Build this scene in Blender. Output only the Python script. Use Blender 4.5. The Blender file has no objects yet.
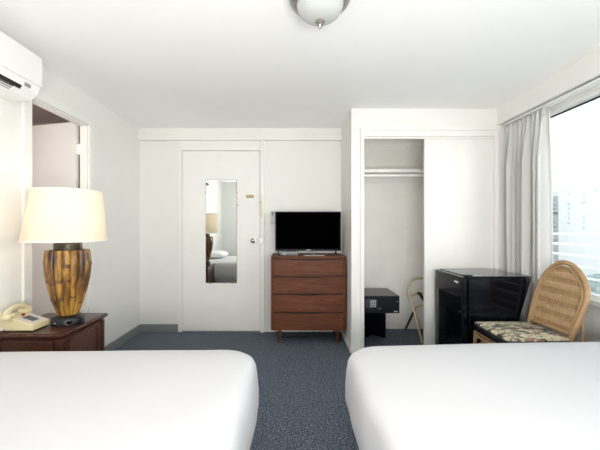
import bpy, bmesh, math, random
from mathutils import Vector, Matrix, noise
random.seed(7)
COL = bpy.context.scene.collection
PI = math.pi
F, CX, CY, CH = 330.0, 292.0, 228.0, 1.22

# ------------------------------------------------------------------ materials
def new_mat(name):
    m = bpy.data.materials.new(name); m.use_nodes = True
    nt = m.node_tree
    return m, nt, nt.nodes['Principled BSDF']

def lin(c):
    return tuple(((v/255)/12.92 if v/255 <= .04045 else ((v/255+.055)/1.055)**2.4) for v in c) + (1,)

def coords(nt, scale=(1, 1, 1)):
    tc = nt.nodes.new('ShaderNodeTexCoord'); mp = nt.nodes.new('ShaderNodeMapping')
    mp.inputs['Scale'].default_value = scale
    nt.links.new(tc.outputs['Object'], mp.inputs['Vector'])
    return mp.outputs['Vector']

def noise_node(nt, vec, scale, detail=4, rough=.6, dist=0):
    n = nt.nodes.new('ShaderNodeTexNoise')
    n.inputs['Scale'].default_value = scale; n.inputs['Detail'].default_value = detail
    n.inputs['Roughness'].default_value = rough; n.inputs['Distortion'].default_value = dist
    nt.links.new(vec, n.inputs['Vector'])
    return n

def ramp(nt, fac, stops, mode='LINEAR'):
    r = nt.nodes.new('ShaderNodeValToRGB'); cr = r.color_ramp; cr.interpolation = mode
    while len(cr.elements) < len(stops): cr.elements.new(.5)
    for e, (p, c) in zip(cr.elements, stops): e.position = p; e.color = c
    nt.links.new(fac, r.inputs['Fac'])
    return r.outputs['Color']

def bump(nt, b, h, strength=.3, dist=.002):
    bp = nt.nodes.new('ShaderNodeBump'); bp.inputs['Strength'].default_value = strength
    bp.inputs['Distance'].default_value = dist
    nt.links.new(h, bp.inputs['Height']); nt.links.new(bp.outputs['Normal'], b.inputs['Normal'])

def plain(name, rgb, rough=.5, metal=0, var=.04, nscale=12, bstr=0, bscale=200, coat=0, scale=(1, 1, 1)):
    m, nt, b = new_mat(name)
    c = lin(rgb); v = coords(nt, scale)
    n = noise_node(nt, v, nscale)
    lo = tuple(x*(1-var) for x in c[:3])+(1,); hi = tuple(min(1, x*(1+var)) for x in c[:3])+(1,)
    nt.links.new(ramp(nt, n.outputs['Fac'], [(.3, lo), (.7, hi)]), b.inputs['Base Color'])
    b.inputs['Roughness'].default_value = rough; b.inputs['Metallic'].default_value = metal
    b.inputs['Coat Weight'].default_value = coat
    if bstr:
        n2 = noise_node(nt, v, bscale, 3)
        bump(nt, b, n2.outputs['Fac'], bstr)
    return m

M = {}
M['wall'] = plain('wall_paint', (233, 232, 228), .55, var=.015, nscale=3, bstr=.12, bscale=90)
M['ceiling'] = plain('ceiling_paint', (249, 249, 248), .8, var=.01, nscale=4, bstr=.3, bscale=140)
M['trim'] = plain('trim_gloss_paint', (236, 235, 231), .35, var=.012, nscale=6)
M['door'] = plain('door_gloss_paint', (236, 235, 231), .32, var=.02, nscale=5, bstr=.05, bscale=60)
M['taupe'] = plain('taupe_paint', (196, 184, 179), .7, var=.03)
M['closet_wall'] = plain('closet_wall_paint', (242, 240, 235), .6, var=.03, nscale=6, bstr=.3, bscale=25)
M['baseboard'] = plain('grey_vinyl', (134, 137, 138), .45)
M['gap'] = plain('dark_gap', (40, 38, 36), .9)
M['white_plastic'] = plain('white_plastic', (242, 242, 240), .3, var=.01)
M['grey_plastic'] = plain('grey_plastic', (150, 152, 154), .4)
M['black_plastic'] = plain('black_plastic', (14, 14, 16), .35)
M['black_gloss'] = plain('black_gloss', (8, 11, 18), .1, coat=.08)
M['black_gloss'].node_tree.nodes['Principled BSDF'].inputs['Specular IOR Level'].default_value = .3
M['black_metal'] = plain('black_painted_steel', (20, 22, 27), .3)
M['screen'] = plain('tv_screen', (2, 2, 2), .08, var=.01)
M['screen'].node_tree.nodes['Principled BSDF'].inputs['Specular IOR Level'].default_value = .0
M['bezel'] = plain('tv_bezel', (20, 24, 32), .5)
M['bezel'].node_tree.nodes['Principled BSDF'].inputs['Specular IOR Level'].default_value = .15
M['key_dark'] = plain('dark_key', (92, 98, 98), .4)
M['keypad'] = plain('keypad_plastic', (62, 64, 70), .3)
M['face_plate'] = plain('phone_face', (206, 200, 198), .4)
M['chrome'] = plain('brushed_nickel', (170, 166, 160), .25, metal=1)
M['brass'] = plain('aged_brass', (168, 152, 116), .4, metal=.5)
M['gold'] = plain('gold_tube', (205, 188, 148), .3, metal=.45)
M['bronze'] = plain('dark_bronze', (70, 66, 54), .4, metal=.6)
M['dark_tube'] = plain('dark_tube', (48, 42, 38), .4)
M['remote_body'] = plain('remote_body', (205, 207, 206), .4)
M['beige'] = plain('beige_plastic', (214, 203, 164), .35, var=.03)
M['cream'] = plain('cream_plastic', (226, 222, 206), .4)
M['red'] = plain('red_plastic', (140, 30, 35), .3)
M['orange'] = plain('orange_print', (226, 140, 50), .5)
M['blue'] = plain('blue_print', (120, 150, 180), .5)
M['silver_print'] = plain('silver_print', (190, 195, 200), .35)
M['paper'] = plain('white_paper', (225, 224, 220), .7)
M['rattan'] = plain('rattan_cane', (168, 136, 98), .45, var=.16, nscale=25, bstr=.2, bscale=80)
M['rattan_dark'] = plain('woven_cane', (70, 50, 34), .6, var=.2, nscale=60)
M['black_vinyl'] = plain('black_vinyl', (20, 21, 25), .35)
M['railing'] = plain('white_rail', (225, 228, 230), .5)
M['concrete'] = plain('balcony_concrete', (165, 165, 160), .9, var=.08)
M['building'] = plain('pale_render', (192, 193, 194), .9, var=.03, nscale=.2)
M['building_window'] = plain('far_window', (158, 166, 176), .4)
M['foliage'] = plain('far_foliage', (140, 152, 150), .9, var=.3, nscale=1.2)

def carpet():
    m, nt, b = new_mat('blue_grey_carpet'); v = coords(nt)
    n = noise_node(nt, v, 190, 2, .7); n2 = noise_node(nt, v, 75, 3, .8)
    mx = nt.nodes.new('ShaderNodeMath'); mx.operation = 'MULTIPLY_ADD'; mx.inputs[1].default_value = .55
    nt.links.new(n.outputs['Fac'], mx.inputs[0])
    m2 = nt.nodes.new('ShaderNodeMath'); m2.operation = 'MULTIPLY'; m2.inputs[1].default_value = .45
    nt.links.new(n2.outputs['Fac'], m2.inputs[0]); nt.links.new(m2.outputs[0], mx.inputs[2])
    c = ramp(nt, mx.outputs[0], [(.40, lin((42, 48, 58))), (.5, lin((80, 88, 100))), (.60, lin((142, 152, 164)))])
    nt.links.new(c, b.inputs['Base Color']); b.inputs['Roughness'].default_value = .95
    b.inputs['Specular IOR Level'].default_value = .1
    bump(nt, b, mx.outputs[0], .8, .006)
    return m
M['carpet'] = carpet()

def wood(name, dark, mid, light, scale=(1.2, 14, 14), rough=.35):
    m, nt, b = new_mat(name); v = coords(nt, scale)
    n = noise_node(nt, v, 3.5, 8, .65, .8)
    nt.links.new(ramp(nt, n.outputs['Fac'], [(.3, lin(dark)), (.5, lin(mid)), (.72, lin(light))]), b.inputs['Base Color'])
    b.inputs['Roughness'].default_value = rough
    return m
M['walnut'] = wood('walnut_veneer', (76, 42, 26), (98, 57, 37), (120, 74, 49), rough=.5)
M['walnut'].node_tree.nodes['Principled BSDF'].inputs['Specular IOR Level'].default_value = .2
M['mahogany'] = wood('dark_mahogany', (44, 23, 17), (72, 39, 28), (98, 58, 42), scale=(14, 1.5, 14), rough=.28)

def woven(name, a, c):
    m, nt, b = new_mat(name); v = coords(nt)
    w1 = nt.nodes.new('ShaderNodeTexWave'); w1.bands_direction = 'DIAGONAL'; w1.inputs['Scale'].default_value = 38
    w2 = nt.nodes.new('ShaderNodeTexChecker'); w2.inputs['Scale'].default_value = 70
    nt.links.new(v, w1.inputs['Vector']); nt.links.new(v, w2.inputs['Vector'])
    mx = nt.nodes.new('ShaderNodeMath'); mx.operation = 'MULTIPLY'
    ad = nt.nodes.new('ShaderNodeMath'); ad.operation = 'MULTIPLY_ADD'; ad.inputs[1].default_value = .5; ad.inputs[2].default_value = .5
    nt.links.new(w2.outputs['Fac'], ad.inputs[0])
    nt.links.new(w1.outputs['Fac'], mx.inputs[0]); nt.links.new(ad.outputs[0], mx.inputs[1])
    nt.links.new(ramp(nt, mx.outputs[0], [(.1, lin(a)), (.8, lin(c))]), b.inputs['Base Color'])
    b.inputs['Roughness'].default_value = .5; bump(nt, b, mx.outputs[0], .6, .003)
    return m
M['woven_brown'] = woven('woven_brown_cane', (62, 32, 24), (112, 66, 48))

def bamboo():
    m, nt, b = new_mat('burnt_bamboo'); v = coords(nt, (9, 9, 2.2))
    n = noise_node(nt, v, 2.4, 5, .6, .5)
    nt.links.new(ramp(nt, n.outputs['Fac'], [(.36, lin((58, 34, 18))), (.48, lin((120, 82, 36))), (.6, lin((168, 126, 58))), (.75, lin((190, 152, 80)))]), b.inputs['Base Color'])
    b.inputs['Roughness'].default_value = .35
    return m
M['bamboo'] = bamboo()
M['bamboo_node'] = plain('bamboo_node_ring', (92, 58, 28), .45, var=.4, nscale=60)

def fabric(name, rgb, rough=.85, trans=0, wscale=600, bst=.12):
    m, nt, b = new_mat(name); v = coords(nt)
    c = lin(rgb); n = noise_node(nt, v, wscale, 2)
    lo = tuple(x*.96 for x in c[:3])+(1,)
    nt.links.new(ramp(nt, n.outputs['Fac'], [(.35, lo), (.65, c)]), b.inputs['Base Color'])
    b.inputs['Roughness'].default_value = rough
    b.inputs['Specular IOR Level'].default_value = .2
    n2 = noise_node(nt, coords(nt, (1, 1, 1)), 5, 3, .5, .4); bump(nt, b, n2.outputs['Fac'], bst, .02)
    if trans:
        t = nt.nodes.new('ShaderNodeBsdfTranslucent'); t.inputs['Color'].default_value = c
        mx = nt.nodes.new('ShaderNodeMixShader'); mx.inputs['Fac'].default_value = trans
        out = nt.nodes['Material Output']
        nt.links.new(b.outputs[0], mx.inputs[1]); nt.links.new(t.outputs[0], mx.inputs[2]); nt.links.new(mx.outputs[0], out.inputs['Surface'])
    return m
M['sheet'] = fabric('white_bedspread', (210, 210, 213))
M['pillow'] = fabric('white_pillowcase', (238, 238, 238))
M['curtain'] = fabric('light_grey_curtain', (214, 214, 212), trans=.10, bst=.05)
M['shade'] = fabric('lampshade_linen', (250, 243, 230), trans=.5, bst=.0)
M['vase_core'] = plain('dark_vase_core', (44, 28, 16), .6)
M['strap'] = fabric('dark_strap', (50, 42, 40))

def floral():
    m, nt, b = new_mat('tropical_floral_fabric'); v = coords(nt, (.8, 1.9, 1))
    n = noise_node(nt, v, 9, 2, .5); mixv = nt.nodes.new('ShaderNodeMix'); mixv.data_type = 'VECTOR'; mixv.inputs['Factor'].default_value = .22
    nt.links.new(v, mixv.inputs['A']); nt.links.new(n.outputs['Color'], mixv.inputs['B'])
    vo = nt.nodes.new('ShaderNodeTexVoronoi'); vo.inputs['Scale'].default_value = 23
    nt.links.new(mixv.outputs['Result'], vo.inputs['Vector'])
    sep = nt.nodes.new('ShaderNodeSeparateColor'); nt.links.new(vo.outputs['Color'], sep.inputs[0])
    c1 = ramp(nt, sep.outputs[0], [(0, lin((60, 66, 72))), (.10, lin((126, 130, 106))), (.26, lin((206, 194, 164))), (.52, lin((168, 128, 110))), (.62, lin((140, 142, 122))), (.76, lin((222, 212, 186)))], 'CONSTANT')
    e = nt.nodes.new('ShaderNodeTexVoronoi'); e.feature = 'DISTANCE_TO_EDGE'; e.inputs['Scale'].default_value = 23
    nt.links.new(mixv.outputs['Result'], e.inputs['Vector'])
    mx = nt.nodes.new('ShaderNodeMix'); mx.data_type = 'RGBA'
    nt.links.new(ramp(nt, e.outputs['Distance'], [(.02, (0, 0, 0, 1)), (.05, (1, 1, 1, 1))]), mx.inputs['Factor'])
    mx.inputs['A'].default_value = lin((34, 40, 44)); nt.links.new(c1, mx.inputs['B'])
    nt.links.new(mx.outputs['Result'], b.inputs['Base Color']); b.inputs['Roughness'].default_value = .8
    return m
M['floral'] = floral()

def mirror():
    m, nt, b = new_mat('mirror_silver'); b.inputs['Metallic'].default_value = 1; b.inputs['Roughness'].default_value = .0
    n = noise_node(nt, coords(nt), 3)
    nt.links.new(ramp(nt, n.outputs['Fac'], [(0, lin((228, 234, 232))), (1, lin((236, 240, 238)))]), b.inputs['Base Color'])
    return m
M['mirror'] = mirror()

def glass():
    m, nt, b = new_mat('window_glass'); out = nt.nodes['Material Output']
    t = nt.nodes.new('ShaderNodeBsdfTransparent'); t.inputs['Color'].default_value = (.96, .98, .98, 1)
    g = nt.nodes.new('ShaderNodeBsdfGlossy'); g.inputs['Roughness'].default_value = .02
    fr = nt.nodes.new('ShaderNodeLayerWeight'); fr.inputs['Blend'].default_value = .12
    mx = nt.nodes.new('ShaderNodeMixShader')
    fm = nt.nodes.new('ShaderNodeMath'); fm.operation = 'MULTIPLY'; fm.inputs[1].default_value = .25; nt.links.new(fr.outputs['Facing'], fm.inputs[0]); nt.links.new(fm.outputs[0], mx.inputs['Fac']); nt.links.new(t.outputs[0], mx.inputs[1]); nt.links.new(g.outputs[0], mx.inputs[2])
    nt.links.new(mx.outputs[0], out.inputs['Surface'])
    return m
M['glass'] = glass()

def frosted():
    m, nt, b = new_mat('ribbed_frosted_glass')
    b.inputs['Roughness'].default_value = .25
    v = coords(nt); n = noise_node(nt, v, 8)
    nt.links.new(ramp(nt, n.outputs['Fac'], [(.3, lin((208, 211, 207))), (.7, lin((214, 217, 213)))]), b.inputs['Base Color'])
    t = nt.nodes.new('ShaderNodeBsdfTranslucent'); t.inputs['Color'].default_value = (.66, .67, .65, 1)
    mx = nt.nodes.new('ShaderNodeMixShader'); mx.inputs['Fac'].default_value = .3
    out = nt.nodes['Material Output']
    nt.links.new(b.outputs[0], mx.inputs[1]); nt.links.new(t.outputs[0], mx.inputs[2]); nt.links.new(mx.outputs[0], out.inputs['Surface'])
    return m
M['frosted'] = frosted()

def city():
    m, nt, b = new_mat('distant_ground'); v = coords(nt, (1, 1, 1))
    n = noise_node(nt, v, .10, 6, .75)
    nt.links.new(ramp(nt, n.outputs['Fac'], [(.40, lin((140, 156, 162))), (.5, lin((190, 196, 198))), (.60, lin((222, 222, 220)))]), b.inputs['Base Color'])
    b.inputs['Roughness'].default_value = .9
    return m
M['city'] = city()

def bulb():
    m, nt, b = new_mat('lamp_bulb')
    b.inputs['Emission Color'].default_value = (1, .78, .5, 1); b.inputs['Emission Strength'].default_value = 2
    return m
M['bulb'] = bulb()

# ------------------------------------------------------------------ geometry helpers
def box(bm, x0, x1, y0, y1, z0, z1):
    vs = [bm.verts.new(p) for p in ((x0, y0, z0), (x1, y0, z0), (x1, y1, z0), (x0, y1, z0), (x0, y0, z1), (x1, y0, z1), (x1, y1, z1), (x0, y1, z1))]
    for f in ((0, 3, 2, 1), (4, 5, 6, 7), (0, 1, 5, 4), (1, 2, 6, 5), (2, 3, 7, 6), (3, 0, 4, 7)):
        bm.faces.new([vs[i] for i in f])
    return bm

def B(*boxes):
    bm = bmesh.new()
    for b in boxes: box(bm, *b)
    return bm

def prism(bm, pts, d):
    """closed polygon of 3-D points extruded by the vector d"""
    a = [bm.verts.new(p) for p in pts]; c = [bm.verts.new(Vector(p)+Vector(d)) for p in pts]
    n = len(pts)
    bm.faces.new(a[::-1]); bm.faces.new(c)
    for i in range(n): bm.faces.new((a[i], a[(i+1) % n], c[(i+1) % n], c[i]))
    return bm

def catmull(pts, n=6, closed=False):
    P = [Vector(p) for p in pts]; out = []
    L = len(P); rng = range(L) if closed else range(L-1)
    for i in rng:
        if closed: p0, p1, p2, p3 = P[i-1], P[i], P[(i+1) % L], P[(i+2) % L]
        else: p0, p1, p2, p3 = P[max(i-1, 0)], P[i], P[i+1], P[min(i+2, L-1)]
        for k in range(n):
            t = k/n
            out.append(.5*((2*p1)+(-p0+p2)*t+(2*p0-5*p1+4*p2-p3)*t*t+(-p0+3*p1-3*p2+p3)*t**3))
    if not closed: out.append(P[-1])
    return out

def tube(bm, pts, r, seg=10, closed=False, flat=None):
    P = [Vector(p) for p in pts]; rings = []; up = Vector((0, 0, 1)); n = len(P); prev = None
    for i, p in enumerate(P):
        if closed: t = (P[(i+1) % n]-P[i-1])
        else: t = P[min(i+1, n-1)]-P[max(i-1, 0)]
        t.normalize()
        if prev is None:
            a = up.cross(t)
            if a.length < .1: a = Vector((1, 0, 0)).cross(t)
        else:
            a = prev-t*prev.dot(t)
        a.normalize(); prev = a; b = t.cross(a)
        rr = r[i] if isinstance(r, (list, tuple)) else r
        rings.append([bm.verts.new(p+a*math.cos(2*PI*k/seg)*rr+b*math.sin(2*PI*k/seg)*rr*(flat or 1)) for k in range(seg)])
    m = n if closed else n-1
    for i in range(m):
        A, C = rings[i], rings[(i+1) % n]
        for k in range(seg): bm.faces.new((A[k], A[(k+1) % seg], C[(k+1) % seg], C[k]))
    if not closed:
        bm.faces.new(rings[0][::-1]); bm.faces.new(rings[-1])
    return bm

def lathe(bm, prof, cx, cy, seg=40, cap=True, mod=None):
    rings = []
    for (r, z) in prof:
        rings.append([bm.verts.new((cx+(r*(mod(2*PI*k/seg, z) if mod else 1))*math.cos(2*PI*k/seg), cy+(r*(mod(2*PI*k/seg, z) if mod else 1))*math.sin(2*PI*k/seg), z)) for k in range(seg)])
    for A, C in zip(rings, rings[1:]):
        for k in range(seg): bm.faces.new((A[k], A[(k+1) % seg], C[(k+1) % seg], C[k]))
    if cap:
        bm.faces.new(rings[0][::-1]); bm.faces.new(rings[-1])
    return bm

def disc_along(bm, c, axis, r, depth, seg=20):
    c = Vector(c); a = Vector(axis).normalized()
    tube(bm, [c, c+a*depth], r, seg)
    return bm

def link(name, bm, mat, parent=None, bev=0, smooth=False, solid=0, label=None, seg=2):
    """bm is in world coordinates; the object sits at its thing's origin"""
    bmesh.ops.recalc_face_normals(bm, faces=bm.faces)
    root = parent
    while root is not None and root.parent is not None: root = root.parent
    off = root.location.copy() if root is not None else None
    if off is None:
        lo = Vector((min(v.co.x for v in bm.verts), min(v.co.y for v in bm.verts), min(v.co.z for v in bm.verts)))
        hi = Vector((max(v.co.x for v in bm.verts), max(v.co.y for v in bm.verts), max(v.co.z for v in bm.verts)))
        off = Vector(((lo.x+hi.x)/2, (lo.y+hi.y)/2, lo.z))
    bmesh.ops.translate(bm, verts=bm.verts, vec=-off)
    me = bpy.data.meshes.new(name); bm.to_mesh(me); bm.free()
    o = bpy.data.objects.new(name, me); COL.objects.link(o)
    if parent is not None: o.parent = parent
    else: o.location = off
    me.materials.append(M[mat])
    if smooth:
        for p in me.polygons: p.use_smooth = True
        try: me.set_sharp_from_angle(angle=math.radians(42))
        except Exception: pass
    if solid:
        s = o.modifiers.new('solid', 'SOLIDIFY'); s.thickness = solid
    if bev:
        b = o.modifiers.new('bevel', 'BEVEL'); b.width = bev; b.segments = seg; b.limit_method = 'ANGLE'; b.angle_limit = math.radians(40)
    if label: o['label'] = label
    return o

def thing(name, label, cat, loc, group=None):
    o = bpy.data.objects.new(name, None); COL.objects.link(o); o.location = loc
    o.empty_display_size = .1
    o['label'] = label; o['category'] = cat
    if group: o['group'] = group
    return o

def tag(o, label, cat, group=None):
    o['label'] = label; o['category'] = cat
    if group: o['group'] = group
    return o

def struct(name, bm, mat, parent=None, bev=0, label=None, smooth=False):
    o = link(name, bm, mat, parent, bev=bev, smooth=smooth, label=label)
    if parent is None: o['kind'] = 'structure'
    return o

# ------------------------------------------------------------------ room shell
LX, RX, FY, BY, CZ = -1.787, 2.17, 3.88, -.65, 2.384
struct('floor', B((-2.95, 2.4, BY-.1, 4.15, -.12, 0)), 'carpet')
struct('ceiling', B((-2.95, 2.4, BY-.1, 4.15, CZ, CZ+.12)), 'ceiling')
# entry door opening in the far wall: x -1.29..-.373, top 2.128
DX0, DX1, DZ = -1.290, -.373, 2.128
struct('wall_back', B((-2.95, DX0, FY, FY+.1, 0, CZ), (DX1, .58, FY, FY+.1, 0, CZ), (DX0, DX1, FY, FY+.1, DZ, CZ), (-2.95, .58, FY+.1, FY+.2, 0, CZ)), 'wall')
struct('wall_front', B((-2.95, 2.4, BY-.1, BY, 0, CZ)), 'wall')
# left wall with doorway Y 2.25..2.89, top 2.12
LY0, LY1, LZ = 2.25, 2.89, 2.12
struct('wall_left', B((LX-.065, LX, BY, LY0, 0, CZ), (LX-.065, LX, LY1, FY, 0, CZ), (LX-.065, LX, LY0, LY1, LZ, CZ)), 'wall')
struct('wall_far_left', B((-2.95, -2.85, BY, FY, 0, CZ), (-2.85, LX-.065, 1.2, 1.3, 0, CZ), (-2.85, LX-.065, 3.6, 3.88, 0, CZ)), 'taupe')
struct('trim_6', B((-2.85, LX-.065, 1.3, 3.6, CZ-.02, CZ)), 'taupe')
# partition and closet
CYF = 3.22
OX0, OX1, OZ = .703, 1.971, 2.113
struct('wall_partition', B((.58, .68, CYF, 4.15, 0, CZ)), 'wall')
struct('wall_inner', B((.68, OX0, CYF, CYF+.1, 0, CZ), (OX1, 2.3, CYF, CYF+.1, 0, CZ), (OX0, OX1, CYF, CYF+.1, OZ, CZ)), 'wall')
struct('wall_rear', B((.68, 2.4, 3.99, 4.15, 0, CZ), (2.1, 2.3, CYF+.1, 3.99, 0, CZ)), 'closet_wall')
# right wall, with window band and soffit
WY0, WY1, WZ0, WZ1 = -.35, 3.0, .70, 2.19
struct('wall_right', B((RX, RX+.13, BY, CYF, 0, WZ0), (RX, RX+.13, BY, CYF, WZ1, CZ), (RX, RX+.13, BY, WY0, WZ0, WZ1), (RX, RX+.13, WY1, CYF, WZ0, WZ1)), 'wall')
struct('trim_1', B((2.0, RX, BY, CYF, 2.225, CZ)), 'wall', bev=.004)
# far wall beam, and battens
struct('trim_2', B((LX, .58, FY-.04, FY, 2.243, CZ)), 'wall', bev=.004)
cas = B((DX0-.045, DX0-.002, FY-.015, FY, 0, DZ+.09), (DX1+.002, DX1+.05, FY-.03, FY, 0, 2.243), (DX0-.045, DX1, FY-.012, FY, DZ+.002, 2.243))
struct('trim_3', cas, 'trim', bev=.003)
struct('trim_7', B((DX0, DX1, FY-.005, FY+.05, 0, .012)), 'baseboard')
struct('baseboard_back', B((LX, DX0-.045, FY-.014, FY, 0, .092)), 'baseboard', bev=.003)
struct('baseboard_left', B((LX, LX+.014, LY1+.07, FY-.014, 0, .092), (LX, LX+.014, BY, LY0-.07, 0, .092)), 'baseboard', bev=.003)
# left doorway casing and jamb lining
struct('trim_4', B((LX, LX+.018, LY0-.07, LY0, 0, LZ+.065), (LX, LX+.018, LY1, LY1+.065, 0, LZ+.065), (LX, LX+.018, LY0, LY1, LZ, LZ+.065),
                   (LX-.065, LX, LY0-.001, LY0+.012, 0, LZ), (LX-.065, LX, LY1-.012, LY1+.001, 0, LZ), (LX-.065, LX, LY0, LY1, LZ-.012, LZ+.001)), 'trim', bev=.003)
# closet casing with stepped profile
cc = bmesh.new()
for (w, d) in ((.038, .022), (.026, .012)):
    o = 0 if w == .038 else .0
box(cc, OX0-.038, OX0, CYF-.012, CYF, 0, OZ+.075); box(cc, OX1, OX1+.038, CYF-.012, CYF, 0, OZ+.075); box(cc, OX0, OX1, CYF-.012, CYF, OZ, OZ+.075)
box(cc, OX0-.038, OX0-.024, CYF-.026, CYF-.012, 0, OZ+.075); box(cc, OX1+.024, OX1+.038, CYF-.026, CYF-.012, 0, OZ+.075); box(cc, OX0-.024, OX1+.024, CYF-.026, CYF-.012, OZ+.055, OZ+.075)
box(cc, OX0, OX1, CYF+.005, CYF+.02, OZ-.02, OZ)
struct('trim_5', cc, 'trim', bev=.003)
# partition skirting strip
struct('baseboard_partition', B((.566, .58, CYF, FY-.03, 0, .06), (.58, OX0-.04, CYF-.01, CYF, 0, .05)), 'trim', bev=.003)

# entry door
d1 = struct('door_1', B((DX0+.004, DX1-.004, FY-.006, FY+.034, .014, DZ-.005)), 'door')
k = bmesh.new(); kx, kz = (253.5-CX)*FY/F, CH-(240.5-CY)*FY/F
lathe_pts = [(0, .028), (.01, .028), (.012, .012), (.035, .012), (.045, .024), (.062, .026), (.07, .018), (.073, .006)]
tube(k, [(kx, FY-.006-a, kz) for a, _ in lathe_pts], [r for _, r in lathe_pts], 20)
link('door_handle', k, 'chrome', d1, smooth=True)
px = lambda x, y=FY: (x-CX)*y/F
pz = lambda y, Y=FY: CH-(y-CY)*Y/F
link('chain_plate', B((px(246.2), px(253.8), FY-.018, FY-.006, pz(198), pz(195))), 'brass', d1, bev=.003)
cb = bmesh.new(); tube(cb, catmull([(px(261.5), FY-.04, pz(195)), (px(261), FY-.045, pz(204)), (px(261.6), FY-.042, pz(216))], 6), .006, 6)
box(cb, px(260.4), px(263), FY-.04, FY-.03, pz(217), pz(196))
link('door_chain', cb, 'cream', d1)
link('chain_knob', disc_along(bmesh.new(), (px(260.5), FY-.04, pz(202.5)), (0, -1, 0), .008, .012, 12), 'brass', d1)
link('strike_plate', B((px(260.3), px(261.8), FY-.036, FY-.028, pz(244.5), pz(237.3))), 'chrome', d1)
for y0, y1 in ((166, 175.5), (237, 247)):
    h = B((px(179.6), px(181.9), FY-.026, FY-.012, pz(y1), pz(y0)))
    tube(h, [(px(182), FY-.022, pz(y1)), (px(182), FY-.022, pz(y0))], .007, 10)
    link('hinge', h, 'trim', d1)
for (mx_, my_) in ((238, 205.3),):
    link('screw', disc_along(bmesh.new(), (px(mx_), FY-.006, pz(my_)), (0, -1, 0), .006, .006, 10), 'bronze', d1)

# hallway door leaf, hinged on the far jamb
d2 = bpy.data.objects.new('door_2', None); COL.objects.link(d2); d2.location = (LX-.09, LY1-.03, 0); d2['kind'] = 'structure'
leaf = bmesh.new(); hv = Vector((-1.888, 2.872, 0)); dv = Vector((-.60, .155, 0)).normalized(); nv = Vector((-dv.y, dv.x, 0))
if nv.y < 0: nv = -nv
p0 = hv; pts = [p0, p0+dv*.62, p0+dv*.62+nv*.036, p0+nv*.036]
prism(leaf, [(p.x, p.y, .012) for p in pts], (0, 0, 2.135))
link('door_leaf', leaf, 'door', d2, bev=.002)
hg = B((-1.886, LX-.04, LY1-.016, LY1-.011, 1.86, 1.95)); tube(hg, [(-1.868, LY1-.018, 1.86), (-1.868, LY1-.018, 1.95)], .008, 10)
link('hinge', hg, 'white_plastic', d2)

# closet sliding doors
d3 = bpy.data.objects.new('door_3', None); COL.objects.link(d3); d3.location = (1.63, CYF+.04, 0); d3['kind'] = 'structure'
link('door_panel', B((1.302, OX1+.003, CYF+.022, CYF+.05, .012, OZ-.004)), 'door', d3, bev=.002)
fp = bmesh.new(); fx, fz = px(430.8, CYF+.022), pz(260.8, CYF+.022)
tube(fp, [(fx, CYF+.021, fz), (fx, CYF+.0165, fz)], [.026, .024], 24)
link('finger_pull', fp, 'door', d3)
lathe_in = bmesh.new(); tube(lathe_in, [(fx, CYF+.0165, fz), (fx, CYF+.0155, fz)], [.019, .018], 24)
link('pull_cup', lathe_in, 'trim', d3)
d4 = struct('door_4', B((1.318, OX1+.003, CYF+.058, CYF+.086, .012, OZ-.004)), 'door', bev=.002)

# closet shelf and rod
sh = thing('closet_shelf', 'white closet shelf with a hanging rod below it, above the black safe', 'shelf', (1.35, 3.75, 1.80))
link('shelf_board', B((.68, 2.1, 3.60, 3.99, 1.832, 1.858)), 'trim', sh, bev=.002)
link('wall_cleat', B((.68, 2.1, 3.965, 3.99, 1.77, 1.832)), 'trim', sh, bev=.002)
link('shelf_lip', B((.68, 2.1, 3.585, 3.60, 1.826, 1.862)), 'trim', sh, bev=.002)
link('hanging_rod', tube(bmesh.new(), [(.68, 3.56, 1.786), (2.1, 3.56, 1.786)], .015, 16), 'white_plastic', sh, smooth=True)
struct('trim_8', B((.68, 2.1, 3.975, 3.99, 2.22, 2.26)), 'closet_wall')

# window
w = bpy.data.objects.new('window_1', None); COL.objects.link(w); w.location = (2.2, 1.3, WZ0); w['kind'] = 'structure'
fr = B((2.172, 2.235, WY0, WY1, 2.168, WZ1), (2.172, 2.235, WY0, WY1, WZ0, .738), (2.172, 2.235, WY0, WY0+.04, .738, 2.168), (2.172, 2.235, WY1-.04, WY1, .738, 2.168),
       (2.172, 2.235, 1.18, 1.24, .738, 2.168))
link('window_frame', fr, 'trim', w, bev=.003)
link('gasket', B((2.205, 2.213, 1.24, WY1-.04, 2.158, 2.168), (2.205, 2.213, WY0+.04, 1.18, 2.158, 2.168)), 'gap', w)
link('pane', B((2.206, 2.211, WY0+.03, 1.19, .73, 2.17)), 'glass', w)
link('pane', B((2.206, 2.211, 1.23, WY1-.03, .73, 2.17)), 'glass', w)
sl = B((2.115, 2.172, BY, CYF, .675, .712)); link('window_sill', sl, 'trim', w, bev=.004)
hd = bmesh.new()
box(hd, 2.13, 2.172, BY, CYF, 2.19, 2.225); box(hd, 2.145, 2.172, BY, CYF, 2.168, 2.19)
tube(hd, [(2.15, BY, 2.182), (2.15, CYF, 2.182)], .012, 12)
link('window_head', hd, 'trim', w, bev=.003)

# curtain track and curtain
tr = B((2.035, 2.047, BY+.1, CYF-.01, 2.205, 2.225), (2.083, 2.095, BY+.1, CYF-.01, 2.205, 2.225), (2.035, 2.095, BY+.1, CYF-.01, 2.218, 2.225))
tag(link('curtain_track', tr, 'white_plastic'), 'white curtain track fixed under the soffit along the window', 'curtain track')

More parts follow.
